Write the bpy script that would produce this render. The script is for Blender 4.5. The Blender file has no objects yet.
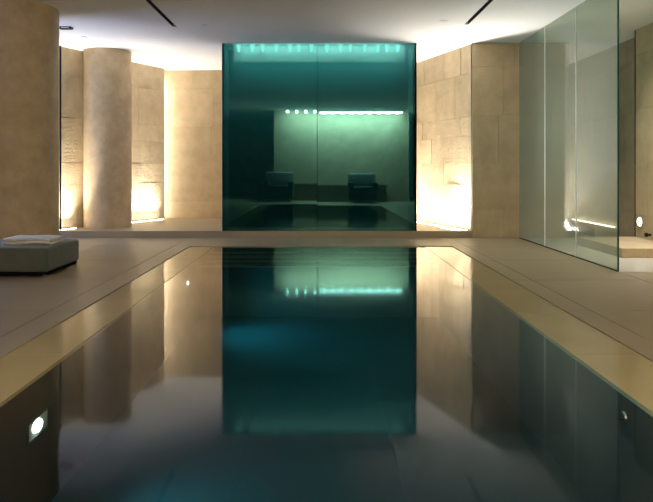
import bpy, bmesh, math, random
from mathutils import Vector, Matrix
random.seed(7)
S = bpy.context.scene
C = S.collection
PI = math.pi

# ------------------------------------------------------------------ helpers
def box(bm, x0, x1, y0, y1, z0, z1):
    v = [bm.verts.new((x, y, z)) for z in (z0, z1) for y in (y0, y1) for x in (x0, x1)]
    for f in ((0,2,3,1), (4,5,7,6), (0,1,5,4), (2,6,7,3), (0,4,6,2), (1,3,7,5)):
        bm.faces.new([v[i] for i in f])
    return v

def cyl(bm, r0, r1, z0, z1, n=32, c=(0, 0), cap=True, M=None):
    a = [bm.verts.new((c[0]+r0*math.cos(2*PI*i/n), c[1]+r0*math.sin(2*PI*i/n), z0)) for i in range(n)]
    b = [bm.verts.new((c[0]+r1*math.cos(2*PI*i/n), c[1]+r1*math.sin(2*PI*i/n), z1)) for i in range(n)]
    for i in range(n):
        j = (i+1) % n
        bm.faces.new((a[i], a[j], b[j], b[i]))
    if cap:
        bm.faces.new(a[::-1]); bm.faces.new(b)
    if M is not None:
        for v in a+b: v.co = M @ v.co
    return a+b

def obj(name, bm, mat, parent=None, smooth=False, bevel=0, seg=3):
    if bevel:
        bmesh.ops.bevel(bm, geom=list(bm.edges), offset=bevel, segments=seg, profile=0.5, affect='EDGES')
    bmesh.ops.recalc_face_normals(bm, faces=bm.faces)
    me = bpy.data.meshes.new(name)
    bm.to_mesh(me); bm.free()
    me.materials.append(mat)
    if smooth:
        for p in me.polygons: p.use_smooth = True
        try: me.set_sharp_from_angle(angle=math.radians(38))
        except Exception: pass
    o = bpy.data.objects.new(name, me)
    C.objects.link(o)
    if parent: o.parent = parent
    return o

def tag(o, label, cat, group=None, kind=None):
    o['label'] = label; o['category'] = cat
    if group: o['group'] = group
    if kind: o['kind'] = kind
    return o

def thing(name, label, cat, loc=(0,0,0), rz=0, group=None):
    o = bpy.data.objects.new(name, None); C.objects.link(o)
    o.empty_display_size = .1
    o.location = loc; o.rotation_euler = (0, 0, rz)
    return tag(o, label, cat, group)

def dup(root, loc, rz=0, label=None):
    r = root.copy(); C.objects.link(r); r.location = loc; r.rotation_euler = (0, 0, rz)
    if label: r['label'] = label
    for ch in list(root.children):
        c = ch.copy(); C.objects.link(c); c.parent = r
        for g in ch.children:
            d = g.copy(); C.objects.link(d); d.parent = c
    return r

# ------------------------------------------------------------------ materials
def nm(name):
    m = bpy.data.materials.new(name); m.use_nodes = True
    nt = m.node_tree; nt.nodes.clear()
    return m, nt, nt.nodes.new('ShaderNodeOutputMaterial')

def plain(name, col, rough=.5, metal=0, spec=.5, sheen=0, var=.09):
    m, nt, out = nm(name)
    b = nt.nodes.new('ShaderNodeBsdfPrincipled')
    b.inputs['Roughness'].default_value = rough; b.inputs['Metallic'].default_value = metal
    b.inputs['Specular IOR Level'].default_value = spec
    b.inputs['Sheen Weight'].default_value = sheen
    n = nt.nodes.new('ShaderNodeTexNoise'); n.inputs['Scale'].default_value = 9; n.inputs['Detail'].default_value = 5
    tc = nt.nodes.new('ShaderNodeTexCoord')
    nt.links.new(tc.outputs['Object'], n.inputs['Vector'])
    r = nt.nodes.new('ShaderNodeValToRGB')
    r.color_ramp.elements[0].position = .3; r.color_ramp.elements[1].position = .7
    r.color_ramp.elements[0].color = tuple(c*(1-var) for c in col)+(1,)
    r.color_ramp.elements[1].color = tuple(min(1, c*(1+var*.8)) for c in col)+(1,)
    nt.links.new(n.outputs['Fac'], r.inputs['Fac'])
    nt.links.new(r.outputs['Color'], b.inputs['Base Color'])
    nt.links.new(b.outputs[0], out.inputs[0])
    return m

def stone(name, col, rough=.6, var=.16, scale=2.2, bump=.25, fine=38, island=.10, spec=.3, pits=True):
    """mottled limestone; every block (mesh island) has its own slight tone"""
    m, nt, out = nm(name)
    N = nt.nodes.new; L = nt.links.new
    b = N('ShaderNodeBsdfPrincipled')
    b.inputs['Roughness'].default_value = rough; b.inputs['Specular IOR Level'].default_value = spec
    tc = N('ShaderNodeTexCoord')
    n1 = N('ShaderNodeTexNoise'); n1.inputs['Scale'].default_value = scale; n1.inputs['Detail'].default_value = 8; n1.inputs['Roughness'].default_value = .62
    n2 = N('ShaderNodeTexNoise'); n2.inputs['Scale'].default_value = fine; n2.inputs['Detail'].default_value = 4
    L(tc.outputs['Object'], n1.inputs['Vector']); L(tc.outputs['Object'], n2.inputs['Vector'])
    r = N('ShaderNodeValToRGB'); e = r.color_ramp.elements
    e[0].position = .25; e[1].position = .75
    e[0].color = (col[0]*(1-var), col[1]*(1-var*1.1), col[2]*(1-var*1.25), 1)
    e[1].color = (min(1, col[0]*(1+var*.6)), min(1, col[1]*(1+var*.6)), min(1, col[2]*(1+var*.6)), 1)
    L(n1.outputs['Fac'], r.inputs['Fac'])
    g = N('ShaderNodeNewGeometry')
    mp = N('ShaderNodeMapRange'); mp.inputs['To Min'].default_value = 1-island; mp.inputs['To Max'].default_value = 1+island*.5
    L(g.outputs['Random Per Island'], mp.inputs['Value'])
    mx = N('ShaderNodeMix'); mx.data_type = 'RGBA'; mx.blend_type = 'MULTIPLY'; mx.inputs[0].default_value = 1
    L(r.outputs['Color'], mx.inputs[6]); L(mp.outputs[0], mx.inputs[7])
    L(mx.outputs[2], b.inputs['Base Color'])
    ad = N('ShaderNodeMath'); ad.operation = 'MULTIPLY_ADD'; ad.inputs[1].default_value = .45
    L(n2.outputs['Fac'], ad.inputs[0]); L(n1.outputs['Fac'], ad.inputs[2])
    bp = N('ShaderNodeBump'); bp.inputs['Strength'].default_value = bump; bp.inputs['Distance'].default_value = .02
    L(ad.outputs[0], bp.inputs['Height']); L(bp.outputs[0], b.inputs['Normal'])
    L(b.outputs[0], out.inputs[0])
    return m

def emit(name, col, s):
    m, nt, out = nm(name)
    e = nt.nodes.new('ShaderNodeEmission')
    e.inputs[0].default_value = tuple(col)+(1,); e.inputs[1].default_value = s
    nt.links.new(e.outputs[0], out.inputs[0])
    return m

WALL = stone('limestone_wall', (.53, .42, .265), var=.22, scale=3.2, fine=46, bump=.35)
WALLR = stone('riven_limestone', (.54, .445, .30), var=.24, bump=.7, scale=3.6, fine=30, island=.14)
COLM = stone('column_limestone', (.55, .43, .275), var=.26, island=0, scale=4.2, fine=60, bump=.3, rough=.5)
DECK = stone('deck_stone', (.365, .30, .20), rough=.42, var=.10, scale=.9, bump=.06, island=.05, spec=.35)
PALE = stone('pale_marble', (.52, .49, .43), rough=.35, var=.06, scale=1.4, bump=.03, island=.03)
LEDGE = stone('ledge_stone', (.50, .41, .22), rough=.07, var=.10, scale=1.6, bump=.0, island=.05, spec=.35)
TILE = stone('basin_stone', (.014, .044, .046), rough=.6, var=.2, scale=1.5, bump=.05, island=.03)
CEIL = plain('ceiling_plaster', (.88, .88, .88), .9, spec=.1, var=.012)
BLACK = plain('black_recess', (.006, .006, .006), .9, spec=.05)
DARKM = plain('dark_metal', (.03, .028, .025), .4, .8)
CHROME = plain('chrome', (.8, .8, .78), .15, 1)
FELT = plain('grey_green_fabric', (.115, .128, .108), .95, spec=.15, sheen=.2)
TOWEL = plain('white_towel', (.88, .85, .80), .95, spec=.1, sheen=.2)
LEATHER = plain('black_leather', (.012, .012, .012), .45)
GREYCUSH = plain('grey_cushion', (.30, .31, .29), .9, spec=.2)
WOOD = plain('brown_wood', (.22, .15, .10), .5)
WHITEP = plain('white_fitting', (.8, .8, .78), .5)

def glass_mat(name, tint, fros, refl, frost_col, rough=.03):
    m, nt, out = nm(name); N = nt.nodes.new; L = nt.links.new
    t = N('ShaderNodeBsdfTransparent'); t.inputs[0].default_value = tuple(tint)+(1,)
    d = N('ShaderNodeBsdfDiffuse'); d.inputs[0].default_value = tuple(frost_col)+(1,)
    tl = N('ShaderNodeBsdfTranslucent'); tl.inputs[0].default_value = tuple(frost_col)+(1,)
    m0 = N('ShaderNodeMixShader'); m0.inputs[0].default_value = .5
    L(d.outputs[0], m0.inputs[1]); L(tl.outputs[0], m0.inputs[2])
    m1 = N('ShaderNodeMixShader'); m1.inputs[0].default_value = fros
    L(t.outputs[0], m1.inputs[1]); L(m0.outputs[0], m1.inputs[2])
    g = N('ShaderNodeBsdfGlossy'); g.inputs['Roughness'].default_value = rough
    f = N('ShaderNodeLayerWeight'); f.inputs[0].default_value = .5
    pw = N('ShaderNodeMath'); pw.operation = 'POWER'; pw.inputs[1].default_value = 4
    L(f.outputs['Facing'], pw.inputs[0])
    ma = N('ShaderNodeMath'); ma.operation = 'MULTIPLY_ADD'; ma.inputs[1].default_value = refl; ma.inputs[2].default_value = .03
    L(pw.outputs[0], ma.inputs[0])
    m2 = N('ShaderNodeMixShader'); L(ma.outputs[0], m2.inputs[0])
    L(m1.outputs[0], m2.inputs[1]); L(g.outputs[0], m2.inputs[2])
    L(m2.outputs[0], out.inputs[0])
    return m
PANE = glass_mat('frosted_green_glass', (.85, .91, .85), .22, .5, (.64, .71, .64), .06)
EDGE = plain('green_glass_edge', (.02, .11, .085), .2)

def mirror_mat():
    m, nt, out = nm('teal_mirror_glass'); N = nt.nodes.new; L = nt.links.new
    t = N('ShaderNodeBsdfTransparent'); t.inputs[0].default_value = (.22, .62, .58, 1)
    g = N('ShaderNodeBsdfGlossy'); g.inputs[0].default_value = (.046, .138, .142, 1); g.inputs['Roughness'].default_value = .012
    mx = N('ShaderNodeMixShader'); mx.inputs[0].default_value = .78
    L(t.outputs[0], mx.inputs[1]); L(g.outputs[0], mx.inputs[2])
    ge = N('ShaderNodeNewGeometry'); cl = N('ShaderNodeBsdfTransparent')      # one coated face; the rear face is clear
    m2 = N('ShaderNodeMixShader'); L(ge.outputs['Backfacing'], m2.inputs[0]); L(mx.outputs[0], m2.inputs[1]); L(cl.outputs[0], m2.inputs[2])
    L(m2.outputs[0], out.inputs[0])
    return m
MIRROR = mirror_mat()

def water_mat():
    m, nt, out = nm('pool_water'); N = nt.nodes.new; L = nt.links.new
    t = N('ShaderNodeBsdfTransparent'); t.inputs[0].default_value = (1, 1, 1, 1)
    g = N('ShaderNodeBsdfGlossy'); g.inputs['Roughness'].default_value = .05
    tc = N('ShaderNodeTexCoord'); n = N('ShaderNodeTexNoise'); n.inputs['Scale'].default_value = .7; n.inputs['Detail'].default_value = 1
    L(tc.outputs['Object'], n.inputs['Vector'])
    bp = N('ShaderNodeBump'); bp.inputs['Strength'].default_value = .05; bp.inputs['Distance'].default_value = .01
    L(n.outputs['Fac'], bp.inputs['Height']); L(bp.outputs[0], g.inputs['Normal'])
    f = N('ShaderNodeFresnel'); f.inputs[0].default_value = 1.33
    pw = N('ShaderNodeMath'); pw.operation = 'POWER'; pw.inputs[1].default_value = 1.75; L(f.outputs[0], pw.inputs[0])
    ml = N('ShaderNodeMath'); ml.operation = 'MULTIPLY'; ml.inputs[1].default_value = 4.6; L(pw.outputs[0], ml.inputs[0])
    mi = N('ShaderNodeMath'); mi.operation = 'MINIMUM'; mi.inputs[1].default_value = .80; L(ml.outputs[0], mi.inputs[0])
    mx = N('ShaderNodeMixShader'); L(mi.outputs[0], mx.inputs[0]); L(t.outputs[0], mx.inputs[1]); L(g.outputs[0], mx.inputs[2])
    ge = N('ShaderNodeNewGeometry'); cl = N('ShaderNodeBsdfTransparent')
    m2 = N('ShaderNodeMixShader'); L(ge.outputs['Backfacing'], m2.inputs[0]); L(mx.outputs[0], m2.inputs[1]); L(cl.outputs[0], m2.inputs[2])
    L(m2.outputs[0], out.inputs['Surface'])
    va = N('ShaderNodeVolumeAbsorption'); va.inputs['Color'].default_value = (.12, .62, .74, 1); va.inputs['Density'].default_value = .55
    L(va.outputs[0], out.inputs['Volume'])
    return m
WATER = water_mat()

# ------------------------------------------------------------------ dimensions (metres; camera above the near pool end)
H = 3.16                   # ceiling
XL, XR = -1.867, 1.925     # deck edge over the water
LL, LR = -1.518, 1.526     # inner edge of the submerged ledge
PY0, PY1 = .60, 9.26       # pool near and far edge
PLY = 10.37                # front of the raised step
PZ = .11                   # its height
BY = 13.2                  # back wall

def course_wall(name, a, b, courses, mat, thick=.25, depth=.012, wid=(.7, 1.3), gap=.004, side=1, seed=1, kind='structure', label='', cat='wall'):
    """stone-clad wall from a to b (xy); blocks of separate depth in one mesh, side=+1: faces left of a->b"""
    rnd = random.Random(seed)
    a = Vector((a[0], a[1], 0)); b = Vector((b[0], b[1], 0)); d = b-a; ln = d.length
    ang = math.atan2(d.y, d.x)
    bm = bmesh.new()
    s = side
    def bx(u0, u1, p, z0, z1):
        y0, y1 = (-thick, p) if s > 0 else (-p, thick)
        box(bm, u0, u1, y0, y1, z0, z1)
    bx(0, ln, -.02, courses[0], courses[-1])
    for i in range(len(courses)-1):
        u = 0
        first = True
        while u < ln-1e-4:
            w = rnd.uniform(*wid)*(rnd.uniform(.35, 1) if first else 1)
            first = False
            e = u+w
            if ln-e < .25: e = ln
            bx(u+(gap/2 if u > 0 else 0), e-(gap/2 if e < ln else 0), rnd.uniform(-depth, depth)-depth, courses[i]+gap/2, courses[i+1]-gap/2)
            u = e
    o = obj(name, bm, mat)
    o.location = a; o.rotation_euler = (0, 0, ang)
    return tag(o, label, cat, None, kind)

CR = [0, .45, 1.20, 1.99, 2.78, H]
# ------------------------------------------------------------------ shell
bm = bmesh.new()
J = .003
def slab(x0, x1, y0, y1, z0=-.016, z1=0): box(bm, x0+J, x1-J, y0+J, y1-J, z0, z1)
ys = [-6, -2.4, -.9, PY0, 2.2, 3.6, 5.0, 6.4, 7.8, PY1, PLY]
CL, CRR = -2.10, 2.13
# coping strips then field slabs
for i in range(3, len(ys)-2):
    slab(CL, XL, ys[i], ys[i+1]); slab(XR, CRR, ys[i], ys[i+1])
for i in range(len(ys)-1):
    xs = [-7.0, -5.6, -4.4, -3.2, CL]
    for k in range(4): slab(xs[k], xs[k+1], ys[i], ys[i+1])
    slab(CRR, 3.235, ys[i], ys[i+1])
    if ys[i] < 6.4:
        slab(3.235, 5.0, ys[i], min(ys[i+1], 6.88)); slab(5.0, 7.0, ys[i], min(ys[i+1], 6.88))
    elif ys[i] < 6.88:
        slab(3.235, 5.0, ys[i], 6.88); slab(5, 7, ys[i], 6.88)
for x0, x1 in ((CL, -.9), (-.9, .4), (.4, CRR)):
    slab(x0, x1, PY1, PLY)
    for i in range(3): slab(x0, x1, ys[i], ys[i+1])
fl = obj('floor', bm, DECK, bevel=.0)
tag(fl, 'brown stone slab floor around the pool', 'floor', kind='structure')
bm = bmesh.new()
box(bm, -7, XL-.12, -6, 14, -.3, -.017); box(bm, XR+.12, 7, -6, 14, -.3, -.017)
box(bm, XL-.12, XR+.12, -6, PY0-.1, -.3, -.017); box(bm, XL-.12, XR+.12, PY1+.1, 14, -.3, -.017)
tag(obj('floor', bm, BLACK), 'dark screed under the stone floor joints', 'floor', kind='structure')
bm = bmesh.new()
for y0, y1 in ((6.89, 8.2), (8.2, 9.6), (9.6, 11), (11, 12.9)):
    for x0, x1 in ((3.24, 4.1), (4.1, 5.0)): box(bm, x0+.001, x1-.001, y0+.001, y1-.001, -.035, .001)
tag(obj('floor', bm, PALE), 'pale floor of the side room behind the glass screen', 'floor', kind='structure')

bm = bmesh.new()
# ceiling with two slots left open
SW = .028
SLOTS = [(-2.075, 9.2), (2.085, 9.05)]
y0, y1 = -6, 14
box(bm, -7, SLOTS[0][0]-SW, y0, y1, H, H+.12)
box(bm, SLOTS[0][0]+SW, SLOTS[1][0]-SW, y0, y1, H, H+.12)
box(bm, SLOTS[1][0]+SW, 7, y0, y1, H, H+.12)
for x, ye in SLOTS:
    box(bm, x-SW, x+SW, ye, y1, H, H+.12); box(bm, x-SW, x+SW, y0, 7.2, H, H+.12)
tag(obj('ceiling', bm, CEIL), 'smooth pale plaster ceiling', 'ceiling', kind='structure')
for (x, ye), lb in zip(SLOTS, ('black slot air diffuser in the ceiling, left of the glass wall', 'black slot air diffuser in the ceiling, right of the glass wall')):
    t = thing('slot_diffuser', lb, 'air vent', (x, 7.2, H), group='ceiling slot diffusers')
    bm = bmesh.new(); box(bm, -SW, SW, 0, ye-7.2, .06, .12); obj('backing', bm, BLACK, t)
    for s in (-1, 1):
        bm = bmesh.new(); box(bm, s*SW-.004*(s > 0), s*SW+.004*(s < 0), 0, ye-7.2, -.002, .06); obj('flange', bm, DARKM, t)

# raised step (plinth floor)
bm = bmesh.new()
xs = [-5.6, -4.2, -2.9, -1.4, .2, 1.7, 2.49]
for i in range(6):
    box(bm, xs[i]+.001, xs[i+1]-.001, PLY, PLY+.35, 0, PZ)
    box(bm, xs[i]+.001, xs[i+1]-.001, PLY+.353, BY, 0, PZ)
tag(obj('floor', bm, DECK), 'low raised stone step across the far end', 'step', kind='structure')

course_wall('wall_back', (-3.6, BY), (2.6, BY), [PZ]+CR[1:], WALL, side=-1, depth=.0015, wid=(1.3, 1.9), seed=5, label='far limestone wall beside the teal glass', cat='wall')
course_wall('wall_left', (-4.43, 10.40), (-3.14, 13.0), [0, PZ, .48, .85, 1.22, 1.66, 1.98, 2.69, H], WALLR, side=-1, depth=.0025, wid=(.55, 1.0), seed=3, label='slanting uplit limestone block wall behind the round column', cat='wall')
# right: slanting uplit wall, then the frontal face of the same pier
course_wall('wall_right', (2.50, PLY+.02), (1.50, 13.4), [0, PZ, .48, .85, 1.22, 1.66, 1.98, 2.69, H], WALLR, side=1, depth=.005, wid=(.5, .85), seed=21, label='slanting uplit limestone block wall right of the teal glass', cat='wall')
course_wall('wall_front', (2.485, PLY), (4.05, PLY), CR, WALL, thick=.6, side=-1, depth=.001, wid=(.7, 1.0), seed=9, label='limestone pier face behind the glass screen', cat='wall')
# side room behind the screen
course_wall('wall_recess', (4.9, 9.2), (4.9, 12.95), CR, WALL, side=1, depth=.001, seed=13, label='limestone side wall seen through the frosted glass', cat='wall')
course_wall('wall_rear', (3.6, 12.9), (5.1, 12.9), CR, WALL, side=-1, depth=.001, seed=14, label='narrow lit limestone wall at the end of the side passage', cat='wall')
course_wall('wall_side', (4.66, 6.3), (4.66, 9.42), CR, WALL, thick=.5, side=1, depth=.001, wid=(.9, 1.4), seed=17, label='limestone wall at the right edge with the low light', cat='wall')
# outer shell, out of the frame
def shell(name, x0, x1, y0, y1, label, mat=WALL, z0=0, z1=H):
    bm = bmesh.new(); box(bm, x0, x1, y0, y1, z0, z1)
    tag(obj(name, bm, mat), label, 'wall', kind='structure')
shell('wall_near', -1.6, 3.2, -2.2, -1.95, 'wall behind the viewpoint reflected in the teal glass')
shell('wall_end', -7, 7, -6.2, -6, 'end wall beyond the viewpoint')
shell('wall_west', -7.2, -7, -6, 7.9, 'outer left wall')
shell('wall_west', -7.2, -7, 10.2, 14, 'outer left wall past the window')
shell('wall_west', -7.2, -7, 7.9, 10.2, 'outer left wall under the window', z1=.1)
shell('wall_west', -7.2, -7, 7.9, 10.2, 'outer left wall over the window', z0=2.9)
shell('wall_east', 7, 7.2, -6, 14, 'outer right wall')
shell('wall_east', 5.15, 7, 6.1, 6.3, 'right return wall of the side room')
shell('wall_north', -7, -3.3, 13.9, 14.1, 'outer end wall')
shell('wall_north', 1, 7, 13.9, 14.1, 'outer end wall behind the side passage')

# side room: low bench ledge with a light line, curb, dark reveal
t = thing('wall_bench', 'low stone bench with a glowing light line behind the frosted glass', 'bench', (4.885, 10.5, 0))
bm = bmesh.new(); box(bm, -.36, 0, 0, 2.35, 0, .15); obj('seat_block', bm, WALL, t)
bm = bmesh.new(); box(bm, -.04, -.005, .05, 1.75, .152, .165)
o = obj('light_strip', bm, emit('bench_glow', (1, .93, .8), 6), t); o['label'] = 'glowing light strip'
bm = bmesh.new(); box(bm, 3.79, 4.655, 8.0, 9.43, .002, .12)
tag(obj('stone_step', bm, WALL, bevel=.006), 'low stone step beyond the end of the glass screen', 'step')
bm = bmesh.new(); box(bm, 4.652, 4.668, 9.425, 9.435, 0, H)
tag(obj('trim_1', bm, DARKM), 'dark vertical reveal at the end of the right wall', 'trim', kind='structure')

# low wall light and knob on the right wall
t = thing('wall_light', 'small round glowing light set low in the right wall', 'light', (4.654, 9.27, .35))
R90 = Matrix.Rotation(-PI/2, 4, 'Y')
bm = bmesh.new(); cyl(bm, .075, .07, 0, .012, M=R90); obj('trim_ring', bm, WHITEP, t, True)
bm = bmesh.new(); cyl(bm, .06, .05, .012, .02, M=R90); obj('lens', bm, emit('wall_light_lens', (1, .95, .84), 14), t, True)
t = thing('door_stop', 'small black knob low on the wall beside the round light', 'knob', (4.654, 8.98, .19))
bm = bmesh.new(); cyl(bm, .018, .014, 0, .05, M=R90); obj('stem', bm, DARKM, t, True)
bm = bmesh.new(); cyl(bm, .03, .03, .05, .075, M=R90); obj('cap', bm, DARKM, t, True)

# ------------------------------------------------------------------ glass screen, three panes
GX = 3.235
GY = [6.93, 8.06, 9.17, 10.36]
lbl = ['nearest frosted glass screen panel with dark green front edge', 'middle frosted glass screen panel',
       'farthest frosted glass screen panel against the stone pier']
for i in range(3):
    t = thing('glass_panel', lbl[i], 'glass panel', (GX, GY[i], 0), group='glass screen panels')
    w = GY[i+1]-GY[i]-.012
    bm = bmesh.new(); box(bm, 0, .004, .004, w-.004, .012, H-.004); obj('pane', bm, PANE, t)
    bm = bmesh.new(); box(bm, -.005, .013, -.004, .004, .01, H-.002); obj('front_edge', bm, EDGE if i == 0 else WHITEP, t)
    bm = bmesh.new(); box(bm, -.006, .014, 0, w, 0, .012); obj('floor_channel', bm, DARKM, t)

# ------------------------------------------------------------------ teal glass wall
GW0, GW1, GS = -1.575, 1.56, -.03
for (a, b, tilt), lb in zip(((GW0, GS, .0012), (GS, GW1, -.0008)), ('tall teal glass pane, left half of the glass wall', 'tall teal glass pane, right half of the glass wall')):
    t = thing('glass_wall_pane', lb, 'glass wall', (a, PLY+.02, PZ), group='teal glass wall panes')
    t.rotation_euler = (tilt, 0, 0)
    bm = bmesh.new(); box(bm, .0004, b-a-.0004, 0, .001, .006, H-PZ-.004); obj('pane', bm, MIRROR, t)
    e = bmesh.new()
    if a == GW0: box(e, -.004, .003, -.004, .012, 0, H-PZ-.002)
    else: box(e, b-a-.002, b-a+.026, -.004, .012, 0, H-PZ-.002)
    obj('edge_strip', e, WHITEP if a == GW0 else BLACK, t)  # left strip is white to paint in the lit side of the wall
    if b == GS:
        e = bmesh.new(); box(e, b-a-.003, b-a+.003, -.003, .010, .006, H-PZ-.006); obj('joint', e, BLACK, t)
    e = bmesh.new(); box(e, 0, b-a, -.004, .014, 0, .006); obj('floor_channel', e, DARKM, t)
# dark enclosure behind it, plastered outside
bm = bmesh.new()
box(bm, GW0, GW0+.014, PLY+.031, 13.15, PZ, H-.002); box(bm, GW1-.014, GW1, PLY+.031, 12.9, PZ, H-.002)
tag(obj('wall_inner', bm, CEIL), 'plastered flank of the box behind the teal glass', 'wall', kind='structure')
bm = bmesh.new()
box(bm, GW0+.015, GW0+.03, PLY+.031, 13.15, PZ, H-.002); box(bm, GW1-.03, GW1-.015, PLY+.031, 12.9, PZ, H-.002)
box(bm, GW0+.03, GW1-.03, PLY+.62, PLY+.65, PZ, H-.002)
tag(obj('wall_inner', bm, plain('dark_teal_paint', (.07, .27, .29), .8)), 'dark lining behind the teal glass', 'wall', kind='structure')
t = thing('lamp_row', 'row of small glowing lamps along the top behind the teal glass', 'lamp row', (0, PLY+.16, H))
bm = bmesh.new(); box(bm, -1.41, 1.42, .06, .08, -.275, -.004); obj('back_panel', bm, WHITEP, t)
px = [238.5, 252, 262.7, 276, 290, 299, 311.4, 327, 340.6, 350.6, 365, 378, 387, 398]
l = bpy.data.lights.new('lamp_row_wash', 'AREA'); l.shape = 'RECTANGLE'; l.size = 2.8; l.size_y = .03; l.energy = 18; l.color = (.75, 1, .92)
lo = bpy.data.objects.new('lamp_row_wash', l); C.objects.link(lo); lo.parent = t; lo.location = (0, -.10, -.03); lo.rotation_euler = (math.radians(50), 0, 0)
l = bpy.data.lights.new('lining_wash', 'AREA'); l.shape = 'RECTANGLE'; l.size = 3.0; l.size_y = .05; l.energy = 26; l.color = (.9, 1, .97)
lo = bpy.data.objects.new('lining_wash', l); C.objects.link(lo); lo.parent = t; lo.location = (0, .14, -.03); lo.rotation_euler = (math.radians(25), 0, 0)
LAMPM = emit('cool_lamp', (.75, 1, .92), 6)
for k, p in enumerate(px):
    x = (p-319)*10.5/640
    bm = bmesh.new(); cyl(bm, .018, .036, -.12, -.004, 12, (x, 0)); obj('lamp', bm, LAMPM, t, True)

# ------------------------------------------------------------------ columns
def column(x, y, r, z0, label, joints):
    t = thing('stone_column', label, 'column', (x, y, z0), group='round stone columns')
    bm = bmesh.new(); cyl(bm, r, r, 0, H-z0, 96); obj('shaft', bm, COLM, t, True)
    return t
column(-3.90, 8.15, .55, 0, 'large round limestone column at the left edge behind the ottoman', [])
column(-3.68, 11.15, .40, PZ, 'round limestone column on the raised step against the slanting wall', [])
bm = bmesh.new(); box(bm, -4.21, -4.19, 10.39, 10.41, PZ, 3.12)
tag(obj('trim_2', bm, BLACK), 'thin dark vertical post beside the left column', 'post', kind='structure')

# ------------------------------------------------------------------ pool
NOSE = stone('nosing_stone', (.30, .27, .16))
pool = thing('swimming_pool', 'long rectangular sunken pool with dark stone basin', 'pool', (0, 0, 0))
bm = bmesh.new()
BZ = -.78
box(bm, LL-.4, LL, PY0, PY1, BZ, -.031); box(bm, LR, LR+.4, PY0, PY1, BZ, -.031)
box(bm, LL-.4, LR+.4, PY0-.08, PY0, BZ, -.03); box(bm, LL-.4, LR+.4, PY1, PY1+.09, BZ, -.03)
obj('basin_wall', bm, stone('basin_wall_stone', (.030, .030, .022), var=.2, scale=1.5, bump=.05, island=0), pool)
bm = bmesh.new()
for k in range(7):
    y0 = PY0+k*(PY1-PY0)/7
    for x0, x1 in ((LL, -.5), (-.5, .5), (.5, LR)):
        box(bm, x0+.0005, x1-.0005, y0+.0005, y0+(PY1-PY0)/7-.0005, BZ-.1, BZ)
obj('basin_floor', bm, TILE, pool)
for a, b in ((XL-.10, LL), (LR, XR+.10)):
    bm = bmesh.new()
    n = 8
    for k in range(n):
        y0 = PY0+k*(PY1-PY0)/n
        box(bm, a, b, y0+.0015, y0+(PY1-PY0)/n-.0015, -.03, -.008)
    o = obj('overflow_ledge', bm, LEDGE, pool); o['label'] = 'pale submerged stone ledge'
for k in range(4):
    bm = bmesh.new()
    y = PY1-.27*(k+1)
    box(bm, LL, LR, y, PY1-.27*k, BZ, -.07-.022*k)
    st = obj('step', bm, TILE, pool)
    bm = bmesh.new(); box(bm, LL+.005, LR-.005, y-.004, y+.03, -.075-.022*k, -.067-.022*k)
    obj('nosing', bm, NOSE, st)
bm = bmesh.new()
box(bm, LL+.0005, LR-.0005, PY0+.0005, PY1-.0005, BZ+.0005, -.012)
tag(obj('pool_water', bm, WATER), 'still dark water filling the pool to deck level', 'water', kind='stuff')

# underwater lights on the left wall; a nozzle on the right
def pool_light(y, z, label, sc=1, e=130):
    t = thing('pool_light', label, 'pool light', (LL+.001, y, z), group='underwater pool lights')
    bm = bmesh.new()
    for q in ((-.12, .12, -.055, -.045), (-.12, .12, .045, .055), (-.12, -.11, -.045, .045), (.11, .12, -.045, .045)):
        box(bm, 0, .014, *q)
    obj('frame', bm, CHROME, t)
    bm = bmesh.new(); box(bm, 0, .004, -.11, .11, -.045, .045); obj('plate', bm, GREYCUSH, t)
    bm = bmesh.new(); cyl(bm, .055*sc, .05*sc, .004, .016, M=Matrix.Diagonal((1, 1, .62, 1)) @ Matrix.Rotation(PI/2, 4, 'Y')); obj('lens', bm, emit('pool_lens', (.95, 1, .85), 9), t, True)
    l = bpy.data.lights.new('pool_beam', 'SPOT'); l.energy = e; l.color = (.12, .85, .9); l.spot_size = math.radians(125); l.spot_blend = 1; l.shadow_soft_size = .12
    lo = bpy.data.objects.new('pool_beam', l); C.objects.link(lo); lo.parent = t
    lo.location = (.05, 0, 0); lo.rotation_euler = Vector((1, 0, -.12)).to_track_quat('-Z', 'Y').to_euler()
pool_light(3.43, -.27, 'glowing underwater light in the near left pool wall')
pool_light(7.36, -.20, 'small glowing underwater light in the far left pool wall', .7, 330)
t = thing('water_nozzle', 'small chrome inlet nozzle in the right pool wall under water', 'nozzle', (LR-.001, 3.2, -.14))
RM = Matrix.Rotation(-PI/2, 4, 'Y')
bm = bmesh.new(); cyl(bm, .035, .03, 0, .01, M=RM); obj('flange', bm, CHROME, t, True)
bm = bmesh.new(); cyl(bm, .014, .012, .01, .03, M=RM); obj('jet', bm, DARKM, t, True)

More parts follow.
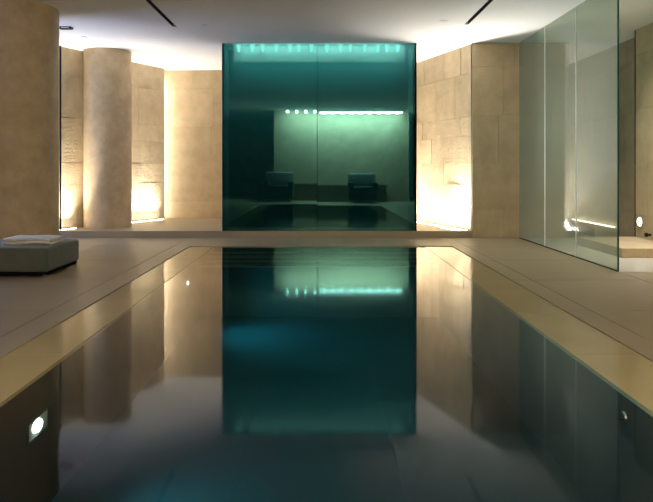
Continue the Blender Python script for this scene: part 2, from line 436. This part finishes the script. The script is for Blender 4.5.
# ------------------------------------------------------------------ ottoman and towel
t = thing('ottoman', 'low square grey upholstered ottoman at the left edge of the deck', 'ottoman', (-3.215, 6.97, 0))
bm = bmesh.new(); box(bm, -.445, .445, -.44, .44, .055, .305); obj('cushion', bm, FELT, t, True, bevel=.035, seg=4)
bm = bmesh.new(); box(bm, -.42, .42, -.415, .415, .022, .055); obj('base', bm, BLACK, t)
for sx in (-1, 1):
    for sy in (-1, 1):
        bm = bmesh.new(); cyl(bm, .02, .024, 0, .03, 16, (sx*.405, sy*.40)); obj('foot', bm, CHROME, t, True)
def towel(loc, rz, w, d, h, label):
    t = thing('folded_towel', label, 'towel', loc, rz)
    n = 4
    prof = []
    # one continuous folded cloth: layers with rounded front folds
    for k in range(2):
        bm = bmesh.new()
        z0 = h*k/2; r = h/4
        pts = [(-d/2+.0, z0), ]
        for i in range(9):
            a = -PI/2+PI*i/8
            pts.append((d/2-r+r*math.cos(a), z0+r+r*math.sin(a)))
        pts.append((-d/2, z0+2*r))
        NX = 14
        rows = []
        for j in range(NX+1):
            u = -w/2+w*j/NX
            rows.append([bm.verts.new((u, -p[0], p[1]+(.004*math.sin(7*u+2*k)+.003*math.sin(17*u))*(1 if p[1] > z0+.001 or k else 0))) for p in pts])
        for j in range(NX):
            for i in range(len(pts)):
                i2 = (i+1) % len(pts)
                bm.faces.new((rows[j][i], rows[j+1][i], rows[j+1][i2], rows[j][i2]))
        bm.faces.new(rows[0][::-1]); bm.faces.new(rows[-1])
        obj('fold', bm, TOWEL, t, True)
    return t
towel((-3.11, 6.98, .309), .0, .50, .36, .06, 'white folded towel lying on the grey ottoman')

# ------------------------------------------------------------------ furniture behind the viewpoint, mirrored in the teal glass
def armchair(x, y, label):
    t = thing('armchair', label, 'armchair', (x, y, 0), group='armchairs mirrored in the glass')
    bm = bmesh.new(); box(bm, -.48, .48, -.35, .45, .10, .42); obj('base', bm, LEATHER, t, True, bevel=.03)
    bm = bmesh.new(); box(bm, -.34, .34, -.28, .46, .42, .56); obj('seat_cushion', bm, LEATHER, t, True, bevel=.04)
    for s in (-1, 1):
        bm = bmesh.new(); box(bm, s*.41-.08, s*.41+.08, -.35, .44, .42, .70); obj('armrest', bm, LEATHER, t, True, bevel=.03)
    bm = bmesh.new(); box(bm, -.48, .48, -.48, -.33, .10, 1.0); obj('backrest', bm, GREYCUSH, t, True, bevel=.04)
    for sx in (-1, 1):
        for sy in (-.4, .38):
            bm = bmesh.new(); cyl(bm, .02, .025, 0, .10, 12, (sx*.4, sy)); obj('leg', bm, CHROME, t, True)
    return t
armchair(-1.36, -1.05, 'dark armchair mirrored in the left pane of the teal glass')
armchair(1.48, -1.05, 'dark armchair mirrored in the right pane of the teal glass')
t = thing('console_bench', 'long low brown bench between the mirrored armchairs', 'bench', (.1, -1.72, 0))
bm = bmesh.new(); box(bm, -2.3, 2.3, -.18, .16, .52, .6); obj('top', bm, WOOD, t)
bm = bmesh.new(); box(bm, -2.25, 2.25, -.14, .12, 0, .52); obj('body', bm, WOOD, t)

t = thing('ceiling_light', 'long row of bright ceiling bulbs mirrored across the teal glass', 'ceiling light', (0, -1.55, H))
bm = bmesh.new(); box(bm, -1.2, 2.95, -.06, .06, -.02, -.001); obj('track', bm, WHITEP, t)
BULB = emit('bulb_glow', (1, .93, .8), 150)
bm = bmesh.new(); box(bm, .03, 2.9, -.03, .03, -.06, -.02); obj('diffuser', bm, emit('diffuser_glow', (1, .93, .8), 100), t)
for k in range(13):
    x = -1.1+.32*k
    bm = bmesh.new(); cyl(bm, .042, .034, -.09, -.02, 14, (x, .0)); obj('bulb', bm, BULB, t, True)

# small ceiling fittings
def fitting(px_, py_, label, r=.05, sq=False):
    d = (H-1.1)*640/(170-py_); x = (px_-319)*d/640
    t = thing('ceiling_fitting', label, 'ceiling fitting', (x, d, H), group='small ceiling fittings')
    bm = bmesh.new()
    if sq: box(bm, -.085, .085, -.05, .05, -.03, -.001)
    else: cyl(bm, r, r, -.008, -.001, 24)
    obj('housing', bm, CEIL if not sq else DARKM, t)
    bm = bmesh.new()
    if sq: box(bm, -.05, .06, -.052, -.04, -.026, -.012)
    else: cyl(bm, r*.6, r*.7, -.010, -.008, 20)
    obj('lens', bm, WHITEP, t)
fitting(66, 27, 'small dark boxed fitting on the ceiling beside the left column', sq=True)
fitting(84, 37, 'tiny round ceiling fitting above the slanting left wall')
fitting(180, 58, 'tiny round ceiling fitting above the corner left of the glass')
fitting(203, 25, 'faint round ceiling fitting left of the glass wall top', .06)
fitting(444, 21, 'faint round ceiling fitting beside the right slot', .06)

# ------------------------------------------------------------------ lights of the place
def aim(o, d):
    o.rotation_euler = Vector(d).to_track_quat('-Z', 'Y').to_euler()
WARM = (1, .94, .84)
def uplight(x, y, z, label, e, d=(0, 0, 1), size=70, blend=.9, soft=.04, col=WARM):
    t = thing('floor_uplight', label, 'uplight', (x, y, z), group='recessed floor uplights')
    bm = bmesh.new(); cyl(bm, .07, .065, 0, .008, 24); obj('trim_ring', bm, CHROME, t, True)
    bm = bmesh.new(); cyl(bm, .05, .045, .008, .012, 24); obj('lens', bm, emit('uplight_lens', WARM, 30), t, True)
    l = bpy.data.lights.new('uplight_beam', 'SPOT'); l.energy = e; l.color = col
    l.spot_size = math.radians(size); l.spot_blend = blend; l.shadow_soft_size = soft
    lo = bpy.data.objects.new('uplight_beam', l); C.objects.link(lo); lo.parent = t
    lo.location = (0, 0, .05); aim(lo, d)
def linear_uplight(p, d, ln, label, e, lean, spread=40, pitch=0):
    """recessed linear floor light of length ln from p along d, light leaning by 'lean' off the vertical"""
    t = thing('linear_uplight', label, 'uplight', (p.x, p.y, PZ), math.atan2(d.y, d.x), group='linear floor uplights')
    bm = bmesh.new(); box(bm, 0, ln, -.045, .045, 0, .006); obj('housing', bm, DARKM, t)
    bm = bmesh.new(); box(bm, .01, ln-.01, -.03, .03, .006, .009); obj('lens', bm, emit('uplight_lens', WARM, 25), t)
    l = bpy.data.lights.new('uplight_wash', 'AREA'); l.shape = 'RECTANGLE'; l.size = ln-.04; l.size_y = .05; l.energy = e; l.color = WARM
    l.spread = math.radians(spread)
    lo = bpy.data.objects.new('uplight_wash', l); C.objects.link(lo); lo.parent = t
    lo.location = (ln/2, 0, .03); lo.rotation_euler = (PI+lean, pitch, 0)
# right slanting wall: line from (2.50,10.39) to (1.50,13.4); inward normal points to -x
rn = Vector((-.949, -.315, 0)); ru = Vector((-.315, .949, 0))
linear_uplight(Vector((2.50, PLY+.02, 0))+ru*.06+rn*.10, ru, 2.6, 'glowing linear floor light at the foot of the right slanting wall', 46, -.0, 90)
linear_uplight(Vector((2.50, PLY+.02, 0))+ru*.10+rn*.20, ru, .6, 'second short linear floor light at the front end of the right slanting wall', 34, -.0, 85, -.5)
# left slanting wall: from (-4.43,10.40) to (-3.14,13.0); inward normal +x
lu = Vector((1.29, 2.6, 0)).normalized(); lnrm = Vector((lu.y, -lu.x, 0))
P0 = Vector((-4.43, 10.40, 0))
linear_uplight(P0+lu*.06+lnrm*.12, lu, .44, 'glowing linear floor light left of the round column on the step', 22, .0, 80)
linear_uplight(P0+lu*1.42+lnrm*.12, lu, 1.3, 'glowing linear floor light between the round column and the far corner', 32, .0, 80)
t = thing('cove_light', 'hidden vertical glowing strip in the far left wall corner', 'strip light', (-3.27, 13.06, PZ))
bm = bmesh.new(); box(bm, -.03, .03, -.03, -.01, 0, 2.95); obj('housing', bm, WHITEP, t)
bm = bmesh.new(); box(bm, -.02, .02, -.01, 0, .02, 2.93); obj('lens', bm, emit('cove_lens', WARM, 12), t)
l = bpy.data.lights.new('cove_wash', 'AREA'); l.shape = 'RECTANGLE'; l.size = .05; l.size_y = 2.85; l.energy = 14; l.color = WARM
lo = bpy.data.objects.new('cove_wash', l); C.objects.link(lo); lo.parent = t; lo.location = (.01, .012, 1.48)
lo.rotation_euler = Vector((.75, .66, 0)).to_track_quat('-Z', 'Y').to_euler()
# side room
def area(name, loc, d, sx, sy, e, col, spread=180):
    l = bpy.data.lights.new(name, 'AREA'); l.shape = 'RECTANGLE'; l.size = sx; l.size_y = sy; l.energy = e; l.color = col; l.spread = math.radians(spread)
    o = bpy.data.objects.new(name, l); C.objects.link(o); o.location = loc; aim(o, d)
    return o
uplight(4.45, 12.72, 0, 'floor uplight at the end of the side passage', 60, (0, .05, 1), 110)
area('side_room_fill', (4.0, 8.0, H-.02), (0, 0, -1), .3, 1.5, 30, (1, .94, .84), 95)  # added fill light to brighten the side room, no fixture there
# ceiling lamps over the near wall and daylight from the window on the left
area('near_wall_washer', (.9, -1.4, H-.12), (0, -.45, -1), 4.0, .1, 300, (1, .955, .89))
area('window_daylight', (-6.95, 9.1, 1.5), (1, 0, .45), 2.2, 2.6, 130, (.35, .52, 1))

w = bpy.data.worlds.new('World'); S.world = w; w.use_nodes = True
w.node_tree.nodes['Background'].inputs[0].default_value = (.35, .5, 1, 1)
w.node_tree.nodes['Background'].inputs[1].default_value = .3

# ------------------------------------------------------------------ camera
cam = bpy.data.cameras.new('camera'); co = bpy.data.objects.new('camera', cam); C.objects.link(co)
co.location = (0, 0, 1.1); co.rotation_euler = (PI/2, 0, 0)
cam.sensor_width = 36; cam.lens = 36*640/653
cam.shift_x = (326.5-319)/653
cam.shift_y = (170-251)/653
cam.clip_start = .05
S.camera = co
S.view_settings.view_transform = 'Standard'; S.view_settings.look = 'None'; S.view_settings.gamma = 1
S.view_settings.use_curve_mapping = False; S.view_settings.exposure = .15
cy = S.cycles
cy.use_denoising = True
cy.max_bounces = 10; cy.diffuse_bounces = 5; cy.glossy_bounces = 5; cy.transparent_max_bounces = 16
cy.sample_clamp_indirect = 6
cy.caustics_reflective = False; cy.caustics_refractive = False
